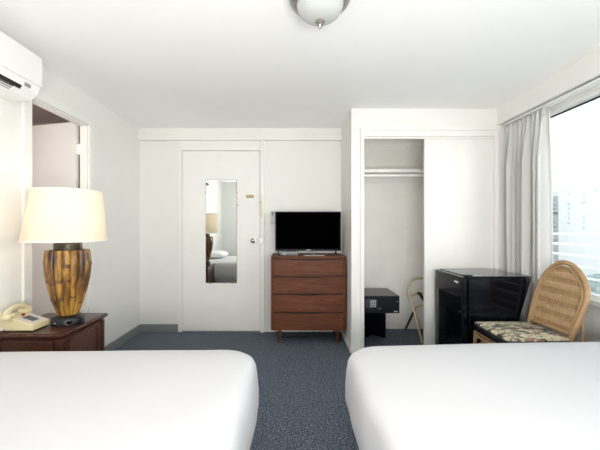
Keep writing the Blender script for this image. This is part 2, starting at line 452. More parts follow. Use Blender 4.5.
def curtain():
    bm = bmesh.new(); n = 220; zs = [2.2, 2.17, 2.12, 2.05, 1.8, 1.5, 1.2, .9, .6, .35]
    y0, y1 = 2.668, 3.17; rows = []
    for j, z in enumerate(zs):
        row = []
        t = (2.2-z)/(2.2-.35)
        for i in range(n+1):
            u = i/n
            ph = u*2*PI*9.25
            head = max(0, 1-t*9)
            wob = .6*math.sin(u*17+t*1.3)+.4*math.sin(u*31+2)
            amp = (.016+.030*min(1, t*5))*(1+.45*wob)
            s = math.sin(ph+wob*.8)
            x = 2.068+amp*s+head*.008*math.sin(ph*3)
            yy = y0+(y1-y0)*u+.013*math.sin(2*ph)*min(1, t*4)
            yy = (yy-2.9)*(1-.06*t)+2.9
            if i == 0: x -= .0
            row.append(bm.verts.new((x, yy, z)))
        rows.append(row)
    for a, c in zip(rows, rows[1:]):
        for i in range(n): bm.faces.new((a[i], a[i+1], c[i+1], c[i]))
    return bm
cu = thing('curtain', 'light grey pleated curtain drawn to the closet side of the window', 'curtain', (2.06, 2.9, .35))
link('curtain_panel', curtain(), 'curtain', cu, smooth=True, solid=.002)
for i in range(9):
    y = 2.69+i*.058; ct = bmesh.new()
    tube(ct, catmull([(2.052, y, 2.2), (2.05, y, 2.17), (2.055, y+.004, 2.13)], 3), [.007]*3+[.009]*3+[.004], 6)
    link('pinch_pleat', ct, 'curtain', cu, smooth=True)

# ------------------------------------------------------------------ ceiling light
cl = thing('ceiling_light', 'round flush ceiling light with ribbed frosted bowl and nickel ring', 'ceiling light', (.137, 1.62, CZ))
cx, cy = .137, 1.62
link('ring', lathe(bmesh.new(), [(.10, CZ), (.10, CZ-.012), (.146, CZ-.016), (.150, CZ-.026), (.145, CZ-.034), (.150, CZ-.042), (.144, CZ-.054), (.134, CZ-.060), (.132, CZ-.068), (.120, CZ-.074), (.110, CZ-.062)], cx, cy, 64, cap=False), 'chrome', cl, smooth=True)
prof = [(.114*math.cos(a), CZ-.062-.088*math.sin(a)) for a in [i*PI/2/14 for i in range(15)]]
prof[-1] = (.004, prof[-1][1])
link('glass_bowl', lathe(bmesh.new(), prof, cx, cy, 192, cap=False, mod=lambda a, z: 1+.018*math.cos(a*40)), 'frosted', cl, smooth=True)
link('finial', lathe(bmesh.new(), [(.004, CZ-.146), (.020, CZ-.148), (.023, CZ-.154), (.018, CZ-.160), (.012, CZ-.165), (.014, CZ-.171), (.009, CZ-.178), (.004, CZ-.186), (.001, CZ-.189)], cx, cy, 24), 'chrome', cl, smooth=True)

# ------------------------------------------------------------------ air conditioner
ac = thing('air_conditioner', 'white wall-mounted air conditioner above the bedside table', 'air conditioner', (LX, 1.65, 2.03))
ay0, ay1 = 1.28, 2.10
b_ = bmesh.new(); prism(b_, [(LX, ay0, 2.295), (-1.60, ay0, 2.295), (-1.60, ay0, 2.11), (-1.612, ay0, 2.065), (-1.66, ay0, 2.03), (LX, ay0, 2.02)], (0, ay1-ay0, 0))
link('body', b_, 'white_plastic', ac, bev=.006)
link('front_panel', B((-1.602, -1.587, ay0, ay1, 2.112, 2.296)), 'white_plastic', ac, bev=.004)
v_ = bmesh.new()
def ac_under(x, off=0): return 2.03+(x+1.66)/(.048)*.035 if x > -1.66 else 2.03
for xa, xb, ya, yb in ((-1.622, -1.608, ay0+.06, 1.965),):
    prism(v_, [(xa, ya, 2.054), (xb-.004, ya, 2.074), (xb, ya, 2.068), (xa+.002, ya, 2.048)], (0, yb-ya, 0))
link('air_vent', v_, 'gap', ac)
def under(x): return 2.03+(x+1.66)*.729
v2 = bmesh.new(); prism(v2, [(-1.656, ay0+.05, under(-1.656)-.001), (-1.630, ay0+.05, under(-1.630)-.001), (-1.630, ay0+.05, under(-1.630)+.01), (-1.656, ay0+.05, under(-1.656)+.01)], (0, .60, 0))
link('air_vent', v2, 'gap', ac)
for k_ in range(2):
    x = -1.650+k_*.011; lv = bmesh.new()
    prism(lv, [(x, ay0+.05, under(x)-.004), (x+.004, ay0+.05, under(x+.004)-.004), (x+.004, ay0+.05, under(x+.004)), (x, ay0+.05, under(x))], (0, .60, 0))
    link('louver', lv, 'white_plastic', ac)
link('display', B((-1.606, -1.5985, 1.98, 2.02, 2.075, 2.095)), 'grey_plastic', ac)

# ------------------------------------------------------------------ wall mirror
mi = thing('wall_mirror', 'tall narrow frameless mirror fixed to the white entry door', 'mirror', (px(221), FY-.01, pz(283)))
mY = FY-.010
mx0, mx1, mz0, mz1 = px(206, mY), px(236.6, mY), pz(282.7, mY), pz(179.6, mY)
link('mirror_glass', B((mx0, mx1, mY-.004, mY+.004, mz0, mz1)), 'mirror', mi)
link('backing', B((mx0-.002, mx1+.002, mY-.002, mY+.004, mz0-.002, mz1+.002)), 'gap', mi)
for cxp, cyp in ((210.5, 283), (232.3, 283), (205.8, 192.6), (236.8, 193)):
    c_ = bmesh.new(); tube(c_, [(px(cxp), mY+.004, pz(cyp)), (px(cxp), mY-.010, pz(cyp))], [.008, .006], 10)
    link('clip', c_, 'chrome', mi)

# remote control holder on the wall
rm = thing('air_conditioner_remote', 'white remote control in its wall holder beside the television', 'remote control', (px(272.7), FY-.01, pz(223.5)))
link('holder', B((px(270.4), px(275.1), FY-.022, FY+.001, pz(223.6), pz(213.5))), 'remote_body', rm, bev=.003)
link('handset', B((px(270.8), px(274.8), FY-.03, FY-.016, pz(222.5), pz(210.8))), 'remote_body', rm, bev=.004)
link('display', B((px(271.6), px(274.1), FY-.0315, FY-.029, pz(214.6), pz(212.2))), 'blue', rm)
link('button', B((px(271.8), px(273.2), FY-.0325, FY-.029, pz(216.3), pz(215))), 'orange', rm)

# ------------------------------------------------------------------ dresser
dx0, dx1, dy0, dy1, dt = -.219, .560, 3.45, 3.84, .927
dr = thing('dresser', 'walnut four-drawer dresser on tapered legs under the television', 'dresser', ((dx0+dx1)/2, 3.65, 0))
dp = lambda y: CH-(y-CY)*dy0/F
link('body', B((dx0, dx0+.02, dy0, dy1, .15, dt-.018), (dx1-.02, dx1, dy0, dy1, .15, dt-.018), (dx0+.02, dx1-.02, dy0+.022, dy1, .15, dt-.018), (dx0+.02, dx1-.02, dy0+.003, dy1, .147, .16)), 'walnut', dr, bev=.002)
link('top', B((dx0, dx1, dy0, dy1, dt-.018, dt)), 'walnut', dr, bev=.003)
tops = [259.6, 277.2, 294.6, 313]; bots = [275.4, 293.4, 312.2, 330]
for ti, bi in zip(tops, bots):
    z1, z0 = dp(ti), dp(bi); bm = bmesh.new(); n = 24
    X0, X1 = dx0+.024, dx1-.024
    top = []; bot = []
    for i in range(n+1):
        u = i/n; x = X0+(X1-X0)*u
        dip = .010*max(0, math.cos((u-.5)*2*PI*.9))**1.0 if abs(u-.5) < .27 else 0
        top.append((x, dy0+.004, z1-.002-dip))
    poly = [(X0, dy0+.004, z0)]+[(X1, dy0+.004, z0)]+top[::-1]
    prism(bm, poly, (0, .016, 0))
    link('drawer', bm, 'walnut', dr, bev=.0015)
    g = B((X0, X1, dy0+.019, dy0+.0215, z0-.006, z1+.004)); link('drawer_recess', g, 'gap', dr)
for lx in (dx0+.088, dx1-.078):
    for ly in (dy0+.05, dy1-.05):
        lg = bmesh.new(); tube(lg, [(lx, ly, .15), (lx, ly-.0, .10), (lx, ly-.0, 0)], [.018, .017, .010], 16)
        link('leg', lg, 'walnut', dr, smooth=True)

# power cable under the dresser
cbl = bmesh.new(); tube(cbl, catmull([(-.19, 3.862, .3), (-.2, 3.862, .06), (-.15, 3.72, .008), (-.05, 3.66, .008), (.05, 3.7, .008), (.12, 3.66, .008), (.2, 3.72, .008), (.25, 3.83, .02), (.26, 3.862, .1)], 8), .004, 6)
tag(link('power_cable', cbl, 'black_plastic'), 'black power cable lying on the carpet under the walnut dresser', 'cable')

# television
tv = thing('television', 'black flat-screen television standing on the walnut dresser', 'television', (px(308, 3.62), 3.62, dt))
ty = 3.60
tx0, tx1, tz0, tz1 = px(275.2, ty), px(341, ty), pz(251, ty), pz(211.6, ty)
link('bezel', B((tx0, tx1, ty, ty+.035, tz0, tz1)), 'bezel', tv, bev=.003)
link('screen', B((tx0+.012, tx1-.012, ty-.002, ty+.004, tz0+.022, tz1-.012)), 'screen', tv)
link('back_cover', B((tx0+.08, tx1-.08, ty+.035, ty+.07, tz0+.05, tz1-.08)), 'black_plastic', tv, bev=.01)
link('logo', B((px(306, ty), px(310.5, ty), ty-.001, ty+.002, tz0+.007, tz0+.014)), 'silver_print', tv)
for fxp in (278.3, 336):
    fx_ = px(fxp, ty); s = bmesh.new()
    tube(s, catmull([(fx_, ty-.07, dt+.008), (fx_, ty-.02, dt+.010), (fx_, ty+.015, tz0+.03), (fx_, ty+.05, dt+.012), (fx_, ty+.10, dt+.008)], 5), .006, 8)
    link('stand_foot', s, 'black_plastic', tv, smooth=True)

cbx = thing('cable_box', 'small grey cable box under the left side of the television', 'cable box', (px(289, 3.5), 3.5, dt))
sy = 3.475
link('body', B((px(280.3, sy), px(298, sy), sy, sy+.10, dt+.003, dt+.037)), 'grey_plastic', cbx, bev=.003)
link('front_panel', B((px(280.6, sy), px(297.7, sy), sy-.003, sy+.002, dt+.006, dt+.026)), 'black_plastic', cbx)
link('display', B((px(283, sy), px(286, sy), sy-.004, sy, dt+.013, dt+.02)), 'silver_print', cbx)
for x in (281.5, 296.5): link('foot', B((px(x, sy)-.006, px(x, sy)+.006, sy+.02, sy+.08, dt, dt+.004)), 'black_plastic', cbx)
cd = B((px(303.5, 3.49), px(324.5, 3.49), 3.475, 3.56, dt, dt+.002))
tag(link('paper_card', cd, 'paper'), 'white printed card lying on the dresser in front of the television', 'card')
rc = thing('remote_control', 'dark remote control lying on the white card on the dresser', 'remote control', (px(313, 3.5), 3.51, dt+.002))
link('body', B((px(311, 3.5), px(316, 3.5), 3.49, 3.60, dt+.002, dt+.018)), 'black_plastic', rc, bev=.004)
for i in range(3):
    for j in range(5): link('button', B((px(311.8, 3.5)+i*.012, px(311.8, 3.5)+i*.012+.007, 3.50+j*.016, 3.508+j*.016, dt+.017, dt+.02)), 'grey_plastic', rc)

# ------------------------------------------------------------------ safe
sf = thing('safe', 'black electronic safe on a black pedestal inside the open closet', 'safe', (.9, 3.55, 0))
link('body', B((.715, 1.087, 3.335, 3.755, .358, .534)), 'black_metal', sf, bev=.004)
link('door', B((.725, 1.077, 3.328, 3.337, .368, .524)), 'black_metal', sf, bev=.002)
q = lambda x: px(x, 3.328); qz = lambda y: pz(y, 3.328)
kp = link('keypad', B((.735, q(377), 3.312, 3.33, qz(307.6), qz(299.2))), 'keypad', sf, bev=.006)
for i in range(3):
    for j in range(4): link('key', B((.788+i*.020, .801+i*.020, 3.309, 3.314, qz(306.6)+j*.018, qz(306.6)+j*.018+.011)), 'silver_print', kp)
bd = bmesh.new(); tube(bd, [(q(379.4), 3.329, qz(308.4)), (q(379.4), 3.322, qz(308.4))], .026, 24)
for v in bd.verts: v.co.z = (v.co.z-qz(308.4))*.42+qz(308.4)
link('badge', bd, 'chrome', sf)
link('label_plate', B((q(393.8), q(397.6), 3.325, 3.329, qz(312), qz(310.9))), 'silver_print', sf)
link('rivet', B((q(396.8), q(397.8), 3.325, 3.329, qz(301.8), qz(301.2))), 'silver_print', sf)
st = bmesh.new()
for (a, c) in (((.913, 3.80), (1.035, 3.66)), ((.913, 3.80), (.80, 3.66))):
    a = Vector(a); c = Vector(c); d = (c-a).normalized(); n = Vector((-d.y, d.x))*.009
    prism(st, [(a.x+n.x, a.y+n.y, 0), (c.x+n.x, c.y+n.y, 0), (c.x-n.x, c.y-n.y, 0), (a.x-n.x, a.y-n.y, 0)], (0, 0, .345))
box(st, .74, 1.06, 3.40, 3.80, .345, .358)
link('pedestal', st, 'black_metal', sf)

# folding chair in closet
fc = thing('folding_chair', 'gold tubular folding chair half hidden behind the sliding closet door', 'folding chair', (1.60, 3.7, 0))
half = [(1.38, 3.50, 0), (1.334, 3.58, .287), (1.294, 3.65, .468), (1.297, 3.68, .551), (1.330, 3.70, .615), (1.394, 3.71, .645), (1.50, 3.72, .652)]
hoop = half+[(3.26-x, y, z) for x, y, z in half[::-1]]
link('back_hoop', tube(bmesh.new(), catmull(hoop, 6), .0115, 12), 'gold', fc, smooth=True)
for s in (0, 1):
    f = (lambda x: 3.26-x) if s else (lambda x: x)
    link('rear_leg', tube(bmesh.new(), [(f(1.362), 3.965, .0), (f(1.379), 3.70, .312)], .0125, 12), 'dark_tube', fc, smooth=True)
h2 = [(1.379, 3.70, .312), (1.395, 3.66, .352), (1.43, 3.63, .378), (1.50, 3.62, .39)]
link('seat_front_rail', tube(bmesh.new(), catmull(h2+[(3.26-x, y, z) for x, y, z in h2[::-1]], 5), .0115, 12), 'gold', fc, smooth=True)
h3 = [(1.298, 3.655, .44), (1.335, 3.70, .46), (1.40, 3.74, .468), (1.50, 3.76, .475)]
link('seat_back_rail', tube(bmesh.new(), catmull(h3+[(3.26-x, y, z) for x, y, z in h3[::-1]], 5), .0115, 12), 'gold', fc, smooth=True)
for x in (1.44, 1.77):
    sp = bmesh.new(); prism(sp, [(x-.02, 3.75, .488), (x+.02, 3.75, .488), (x+.05, 3.62, .400), (x+.01, 3.62, .400)], (0, 0, .004))
    link('strap', sp, 'strap', fc)

# ------------------------------------------------------------------ mini fridge
fg = thing('mini_fridge', 'glossy black mini fridge standing beside the rattan chair', 'fridge', (1.65, 2.92, 0))
gy0, gy1, gt = 2.66, 3.17, .83
bb = bmesh.new(); prism(bb, [(1.425, gy0, .03), (1.80, gy0, .03), (1.80, gy0, .33), (1.845, gy0, .52), (1.93, gy0, .80), (1.93, gy0, gt-.014), (1.425, gy0, gt-.014)], (0, gy1-gy0, 0))
link('body', bb, 'black_gloss', fg, bev=.006)
link('top', B((1.415, 1.935, gy0-.002, gy1+.002, gt-.014, gt)), 'black_gloss', fg, bev=.004)
dd = link('door', B((1.372, 1.420, gy0, gy1, .05, gt-.006)), 'black_gloss', fg, bev=.012, seg=4)
link('logo', B((1.3705, 1.3725, gy0+.06, gy0+.13, .764, .780)), 'silver_print', dd)
link('hinge_cover', B((1.40, 1.47, gy0+.02, gy0+.06, gt, gt+.008)), 'black_plastic', fg, bev=.003)
link('top_label', B((1.49, 1.55, gy0+.03, gy0+.06, gt, gt+.001)), 'silver_print', fg)
for x in (1.45, 1.77):
    for y in (gy0+.05, gy1-.05):
        link('foot', tube(bmesh.new(), [(x, y, 0), (x, y, .035)], .018, 12), 'black_plastic', fg)

# ------------------------------------------------------------------ rattan chair
ch = thing('rattan_chair', 'rattan chair with arched woven back and tropical floral seat', 'chair', (1.66, 2.39, 0))
bxz = lambda z: 1.86+.23*(z-.47)
def rounded(pts, z, rr=.05, n=5):
    out = []; P = [Vector(p) for p in pts]; L = len(P)
    for i in range(L):
        a, b, c = P[i-1], P[i], P[(i+1) % L]
        u = (a-b).normalized()*rr; v = (c-b).normalized()*rr
        for k_ in range(n+1):
            t = k_/n
            p = (b+u)*(1-t)**2+b*2*t*(1-t)+(b+v)*t**2
            out.append((p.x, p.y, z))
    return out
seatpoly = [(1.415, 2.165), (1.87, 2.185), (1.865, 2.605), (1.43, 2.625)]
def scaled(poly, s):
    c = Vector((sum(p[0] for p in poly)/4, sum(p[1] for p in poly)/4))
    return [tuple(c+(Vector(p)-c)*s) for p in poly]
def loft(loops, cap=True):
    bm = bmesh.new(); R = [[bm.verts.new(p) for p in l] for l in loops]
    n = len(R[0])
    for a, c in zip(R, R[1:]):
        for i in range(n): bm.faces.new((a[i], a[(i+1) % n], c[(i+1) % n], c[i]))
    if cap: bm.faces.new(R[0][::-1]); bm.faces.new(R[-1])
    return bm
sc = link('seat', loft([rounded(scaled(seatpoly, s), z) for s, z in ((.98, .418), (1.0, .425), (1.0, .462), (.985, .472))]), 'black_vinyl', ch, smooth=True)
link('seat_cover', loft([rounded(scaled(seatpoly, s), z) for s, z in ((.987, .470), (.98, .477), (.94, .484), (.8, .489), (.4, .492))]), 'floral', sc, smooth=True)
corners = [(1.435, 2.185), (1.85, 2.205), (1.845, 2.59), (1.45, 2.605)]
for (cx_, cy_), nm in zip(corners, 'abcd'):
    dxo = -.02 if nm in 'ad' else .05
    link('leg', tube(bmesh.new(), [(cx_+dxo*.8, cy_, 0), (cx_, cy_, .41)], .015, 12), 'rattan', ch, smooth=True)
sf_ = bmesh.new()
for i in range(4):
    a, c = corners[i], corners[(i+1) % 4]
    for z in (.405, .375): tube(sf_, [(a[0], a[1], z), (c[0], c[1], z)], .012, 10)
link('seat_frame', sf_, 'rattan', ch, smooth=True)
br = bmesh.new()
for i in range(4):
    a, c = Vector(corners[i]+(.36,)), Vector(corners[(i+1) % 4]+(.36,))
    tube(br, catmull([a-Vector((0, 0, .12)), a.lerp(c, .15)-Vector((0, 0, .03)), a.lerp(c, .35)+Vector((0, 0, .005))], 5), .009, 8)
    tube(br, catmull([c-Vector((0, 0, .12)), c.lerp(a, .15)-Vector((0, 0, .03)), c.lerp(a, .35)+Vector((0, 0, .005))], 5), .009, 8)
    tube(br, [a-Vector((0, 0, .2)), c-Vector((0, 0, .2))], .009, 8)
link('brace', br, 'rattan', ch, smooth=True)
yz = [(2.590, .40), (2.592, .52), (2.592, .64), (2.572, .79), (2.515, .900), (2.43, .965), (2.32, .957), (2.225, .893), (2.168, .815), (2.158, .73), (2.178, .61), (2.200, .50), (2.205, .40)]
outer = catmull([(bxz(z), y, z) for y, z in yz], 6)
link('back_frame', tube(bmesh.new(), outer, .0175, 14), 'rattan', ch, smooth=True)
cy0, cz0 = 2.385, .68
inn = [(y+(cy0-y)*.115, z+(cz0-z)*.10 if z > .6 else z) for y, z in yz[1:-1]]
inner = catmull([(bxz(z)-.004, y, z) for y, z in inn], 6)
link('inner_frame', tube(bmesh.new(), inner, .010, 10), 'rattan', ch, smooth=True)
link('bottom_rail', tube(bmesh.new(), [(bxz(.50), 2.590, .505), (bxz(.50), 2.20, .505)], .013, 10), 'rattan', ch, smooth=True)
for y, s in ((2.20, -1), (2.592, 1)):
    link('back_brace', tube(bmesh.new(), catmull([(1.92, y+s*.012, .40), (1.925, y+s*.012, .52), (bxz(.62)+.022, y+s*.014, .64)], 6), .010, 10), 'rattan', ch, smooth=True)
polyi = [(p.y, p.z) for p in inner]
def inside(y, z):
    c = False; n = len(polyi); j = n-1
    for i in range(n):
        yi, zi = polyi[i]; yj, zj = polyi[j]
        if (zi > z) != (zj > z) and y < (yj-yi)*(z-zi)/(zj-zi)+yi: c = not c
        j = i
    return c
wv = bmesh.new(); rowh = .033; z = .508; r = 0
def flatstrip(bm, a, c, w, th=.0022, lift=0):
    (ya, za), (yb, zb) = a, c; d = Vector((yb-ya, zb-za)).normalized(); n = Vector((-d.y, d.x))*w/2
    P = [(ya+n.x, za+n.y), (yb+n.x, zb+n.y), (yb-n.x, zb-n.y), (ya-n.x, za-n.y)]
    prism(bm, [(bxz(zz)+lift-(.008 if i in (2, 3) else 0), yy, zz) for i, (yy, zz) in enumerate(P)], (th, 0, 0))
while z < .93:
    dirn = 1 if r % 2 else -1
    y = 2.14
    while y < 2.63:
        a = (y, z); c = (y+dirn*.030, z+rowh)
        if inside((a[0]+c[0])/2, z+rowh/2): flatstrip(wv, a, c, .0145)
        y += .029
    z += rowh; r += 1
    if r % 2 == 0:
        y = 2.14
        while y < 2.63:
            if inside(y, z+.004): flatstrip(wv, (y, z-.002), (y, z+.015), .0140)
            y += .029
        z += .013
wb_ = link('woven_back', wv, 'rattan', ch)
bk = bmesh.new(); z = .508; r = 0
while z < .93:
    ys = [2.2+i*.004 for i in range(100) if inside(2.2+i*.004, z+rowh/2)]
    if ys: prism(bk, [(bxz(z)+.004, ys[0], z), (bxz(z)+.004, ys[-1], z), (bxz(z+rowh)+.004, ys[-1], z+rowh+.0005), (bxz(z+rowh)+.004, ys[0], z+rowh+.0005)], (.002, 0, 0))
    z += rowh; r += 1
    if r % 2 == 0: z += .013
link('cane_backing', bk, 'rattan_dark', wb_)

# ------------------------------------------------------------------ nightstand
nx0, nx1, ny0, ny1, nt_ = -1.770, -1.362, 1.940, 2.40, .60
ns = thing('nightstand', 'dark mahogany nightstand with a woven cane front panel', 'nightstand', ((nx0+nx1)/2, 2.16, 0))
tp = bmesh.new()
lo = [(-.012, .558), (-.004, .566), (.004, .572), (.014, .580), (.018, .584), (.018, .590), (.010, .594), (.010, .600)]
R = []
for o_, z_ in lo: R.append([(max(nx0-o_, LX+.002), ny0-o_, z_), (nx1+o_, ny0-o_, z_), (nx1+o_, ny1+o_, z_), (max(nx0-o_, LX+.002), ny1+o_, z_)])
link('top', loft(R), 'mahogany', ns)
link('body', B((nx0+.02, nx1-.012, ny0+.02, ny1-.012, .06, .56)), 'mahogany', ns)
link('side_panel', B((nx0+.05, nx1-.05, ny0+.012, ny0+.022, .12, .545)), 'mahogany', ns, bev=.002)
for x in (nx0, nx1-.04):
    for y in (ny0, ny1-.04):
        link('leg', B((x+.004, x+.04, y+.004, y+.04, 0, .558)), 'mahogany', ns, bev=.003)
dn = link('door', B((nx1-.014, nx1-.002, ny0+.045, ny0+.09, .10, .55), (nx1-.014, nx1-.002, ny1-.09, ny1-.045, .10, .55), (nx1-.014, nx1-.002, ny0+.09, ny1-.09, .10, .14), (nx1-.014, nx1-.002, ny0+.09, ny1-.09, .528, .55)), 'mahogany', ns, bev=.003)
link('woven_panel', B((nx1-.013, nx1-.008, ny0+.09, ny1-.09, .14, .528)), 'woven_brown', dn)
link('knob', tube(bmesh.new(), [(nx1-.003, ny0+.07, .34), (nx1+.02, ny0+.07, .34)], [.006, .012], 12), 'brass', dn)

# ------------------------------------------------------------------ table lamp
lxp, lyp = -1.464, 2.158
lm = thing('table_lamp', 'table lamp with bamboo-stalk base and lit white shade', 'lamp', (lxp, lyp, nt_))
bs = bmesh.new(); lathe(bs, [(.090, .600), (.094, .604), (.094, .640), (.090, .646), (.07, .652), (.058, .660)], lxp, lyp, 32)
link('base', bs, 'black_plastic', lm, smooth=True)
link('outlet', B((lxp+.045, lxp+.075, lyp-.084, lyp-.072, .612, .634)), 'black_gloss', lm, bev=.003)
link('switch', tube(bmesh.new(), [(lxp-.02, lyp-.090, .622), (lxp-.02, lyp-.097, .622)], .004, 10), 'silver_print', lm)
def lr(t):  # radius of the vase against its height, 0 bottom .. 1 top
    P_ = [(0, .055), (.1, .070), (.25, .090), (.45, .110), (.65, .123), (.8, .127), (.92, .124), (1, .119)]
    for (a, ra), (c, rb) in zip(P_, P_[1:]):
        if t <= c: return ra+(rb-ra)*(t-a)/(c-a)
    return P_[-1][1]
zb, zt = .658, 1.076
nst = 16
core = lathe(bmesh.new(), [(lr(i/16)*.84, zb+(zt-zb)*i/16) for i in range(17)], lxp, lyp, 40)
vs_ = link('vase', core, 'vase_core', lm, smooth=True)
for i in range(nst):
    a = 2*PI*i/nst+.1; stb = bmesh.new(); P_ = []; Rr = []
    nd = [random.uniform(.12, .35), random.uniform(.5, .62), random.uniform(.72, .9)]
    for j in range(29):
        t = j/28; r_ = lr(t); ww = 2*PI*r_/nst/2*.93
        P_.append((lxp+(r_-ww*.75)*math.cos(a), lyp+(r_-ww*.75)*math.sin(a), zb+(zt-zb)*t)); Rr.append(ww*(1+.0))
    tube(stb, P_, Rr, 10)
    stalk = link('bamboo_stalk', stb, 'bamboo', lm, smooth=True)
    for t in nd[(i % 2):][:2-(i % 3)//2]:
        ndb = bmesh.new()
        r_ = lr(t); ww = 2*PI*r_/nst/2*.95; cxx, cyy = lxp+(r_-ww*.75)*math.cos(a), lyp+(r_-ww*.75)*math.sin(a); zz = zb+(zt-zb)*t
        tube(ndb, [(cxx, cyy, zz-.012), (cxx, cyy, zz-.004), (cxx, cyy, zz), (cxx, cyy, zz+.004), (cxx, cyy, zz+.012)], [ww*.98, ww*1.08, ww*1.0, ww*1.08, ww*.98], 10)
        link('stalk_node', ndb, 'bamboo_node', stalk, smooth=True)
link('neck', lathe(bmesh.new(), [(.078, zt-.004), (.080, zt+.004), (.080, 1.118), (.074, 1.124)], lxp, lyp, 32), 'bronze', lm, smooth=True)
link('stem', tube(bmesh.new(), [(lxp, lyp, 1.12), (lxp, lyp, 1.20)], .012, 12), 'brass', lm)
hp = bmesh.new(); tube(hp, catmull([(lxp, lyp-.03, 1.19), (lxp, lyp-.06, 1.28), (lxp, lyp-.045, 1.38), (lxp, lyp, 1.425), (lxp, lyp+.045, 1.38), (lxp, lyp+.06, 1.28), (lxp, lyp+.03, 1.19)], 5), .002, 6)
for k_ in range(3):
    a = k_*2*PI/3; tube(hp, [(lxp, lyp, 1.425), (lxp+.188*math.cos(a), lyp+.188*math.sin(a), 1.435)], .002, 6)
link('harp', hp, 'brass', lm)
link('bulb', lathe(bmesh.new(), [(.012, 1.195), (.018, 1.21), (.03, 1.245), (.032, 1.265), (.024, 1.29), (.008, 1.302)], lxp, lyp, 20), 'bulb', lm, smooth=True)
shb = bmesh.new()
lathe(shb, [(.238, 1.135), (.2373, 1.141), (.197, 1.454), (.196, 1.460)], lxp, lyp, 72, cap=False)
for v in shb.verts: v.co.x -= .016*(1.46-v.co.z)/.325   # the shade sits slightly askew
shd = link('lamp_shade', shb, 'shade', lm, smooth=True, solid=.0015)
for r_, z_ in ((.2385, 1.136), (.1965, 1.460)):
    trm = bmesh.new(); tube(trm, [(lxp-(.016 if z_ < 1.2 else 0)+r_*math.cos(2*PI*k_/64), lyp+r_*math.sin(2*PI*k_/64), z_) for k_ in range(64)], .0035, 6, closed=True)
    link('shade_trim', trm, 'white_plastic', shd, smooth=True)

# ------------------------------------------------------------------ telephone
ph = thing('telephone', 'beige push-button desk telephone on the nightstand', 'telephone', (-1.645, 2.05, nt_))
pb = bmesh.new(); y0, y1 = 1.968, 2.105
prism(pb, [(-1.748, y0, .606), (-1.548, y0, .606), (-1.546, y0, .640), (-1.556, y0, .644), (-1.655, y0, .676), (-1.69, y0, .690), (-1.735, y0, .694), (-1.752, y0, .68)], (0, y1-y0, 0))
bod = link('body', pb, 'beige', ph, bev=.004)
link('foot_base', B((-1.74, -1.555, y0+.008, y1-.008, .60, .607)), 'black_plastic', ph)
sl_ = (.676-.644)/(-1.655+1.556)
def top_z(x): return .644+(x+1.556)*sl_
def slab(bm, xa, xb, ya, yb, h, base=0):
    prism(bm, [(xa, ya, top_z(xa)+base), (xb, ya, top_z(xb)+base), (xb, ya, top_z(xb)+base+h), (xa, ya, top_z(xa)+base+h)], (0, yb-ya, 0)); return bm
fpz = link('face_plate', slab(bmesh.new(), -1.650, -1.562, 1.985, 2.095, .0015), 'face_plate', ph)
for i in range(4):
    for j in range(3):
        xa = -1.640+i*.0165; ya = 2.008+j*.0185
        link('key', slab(bmesh.new(), xa, xa+.012, ya, ya+.014, .004, .0015), 'key_dark', fpz)
hpz = [(-1.690, 1.935, .700), (-1.690, 1.955, .716), (-1.694, 2.00, .734), (-1.698, 2.045, .738), (-1.702, 2.08, .733), (-1.705, 2.115, .716), (-1.706, 2.135, .700)]
hb = bmesh.new(); P_ = catmull(hpz, 6); tube(hb, P_, [.012+.006*abs(i/(len(P_)-1)*2-1)**2 for i in range(len(P_))], 14, flat=1.25)
for (x, y) in ((-1.690, 1.950), (-1.705, 2.122)):
    tube(hb, [(x, y, .712), (x, y, .700), (x, y, .686), (x, y, .676)], [.022, .029, .030, .024], 18)
link('handset', hb, 'beige', ph, smooth=True)
for cy_a in (1.975, 2.085): link('cradle', B((-1.729, -1.669, cy_a, cy_a+.016, .688, .708)), 'beige', ph, bev=.004)
link('message_light', B((-1.668, -1.655, 2.030, 2.050, .680, .692)), 'red', ph, bev=.002)
link('jack', B((-1.722, -1.712, y0-.003, y0+.003, .612, .628)), 'black_plastic', ph)
co = bmesh.new(); path = catmull([(-1.716, y0-.004, .62), (-1.73, 1.925, .617), (-1.752, 1.890, .60), (-1.762, 1.882, .54), (-1.762, 1.885, .46), (-1.755, 1.895, .38), (-1.74, 1.895, .33)], 40)
hel = []
for i, p in enumerate(path):
    a = i*.9; hel.append(p+Vector((math.cos(a)*.007, math.sin(a)*.004, math.sin(a)*.007)))
tube(co, hel, .0022, 5)
link('coil_cord', co, 'cream', ph, smooth=True)

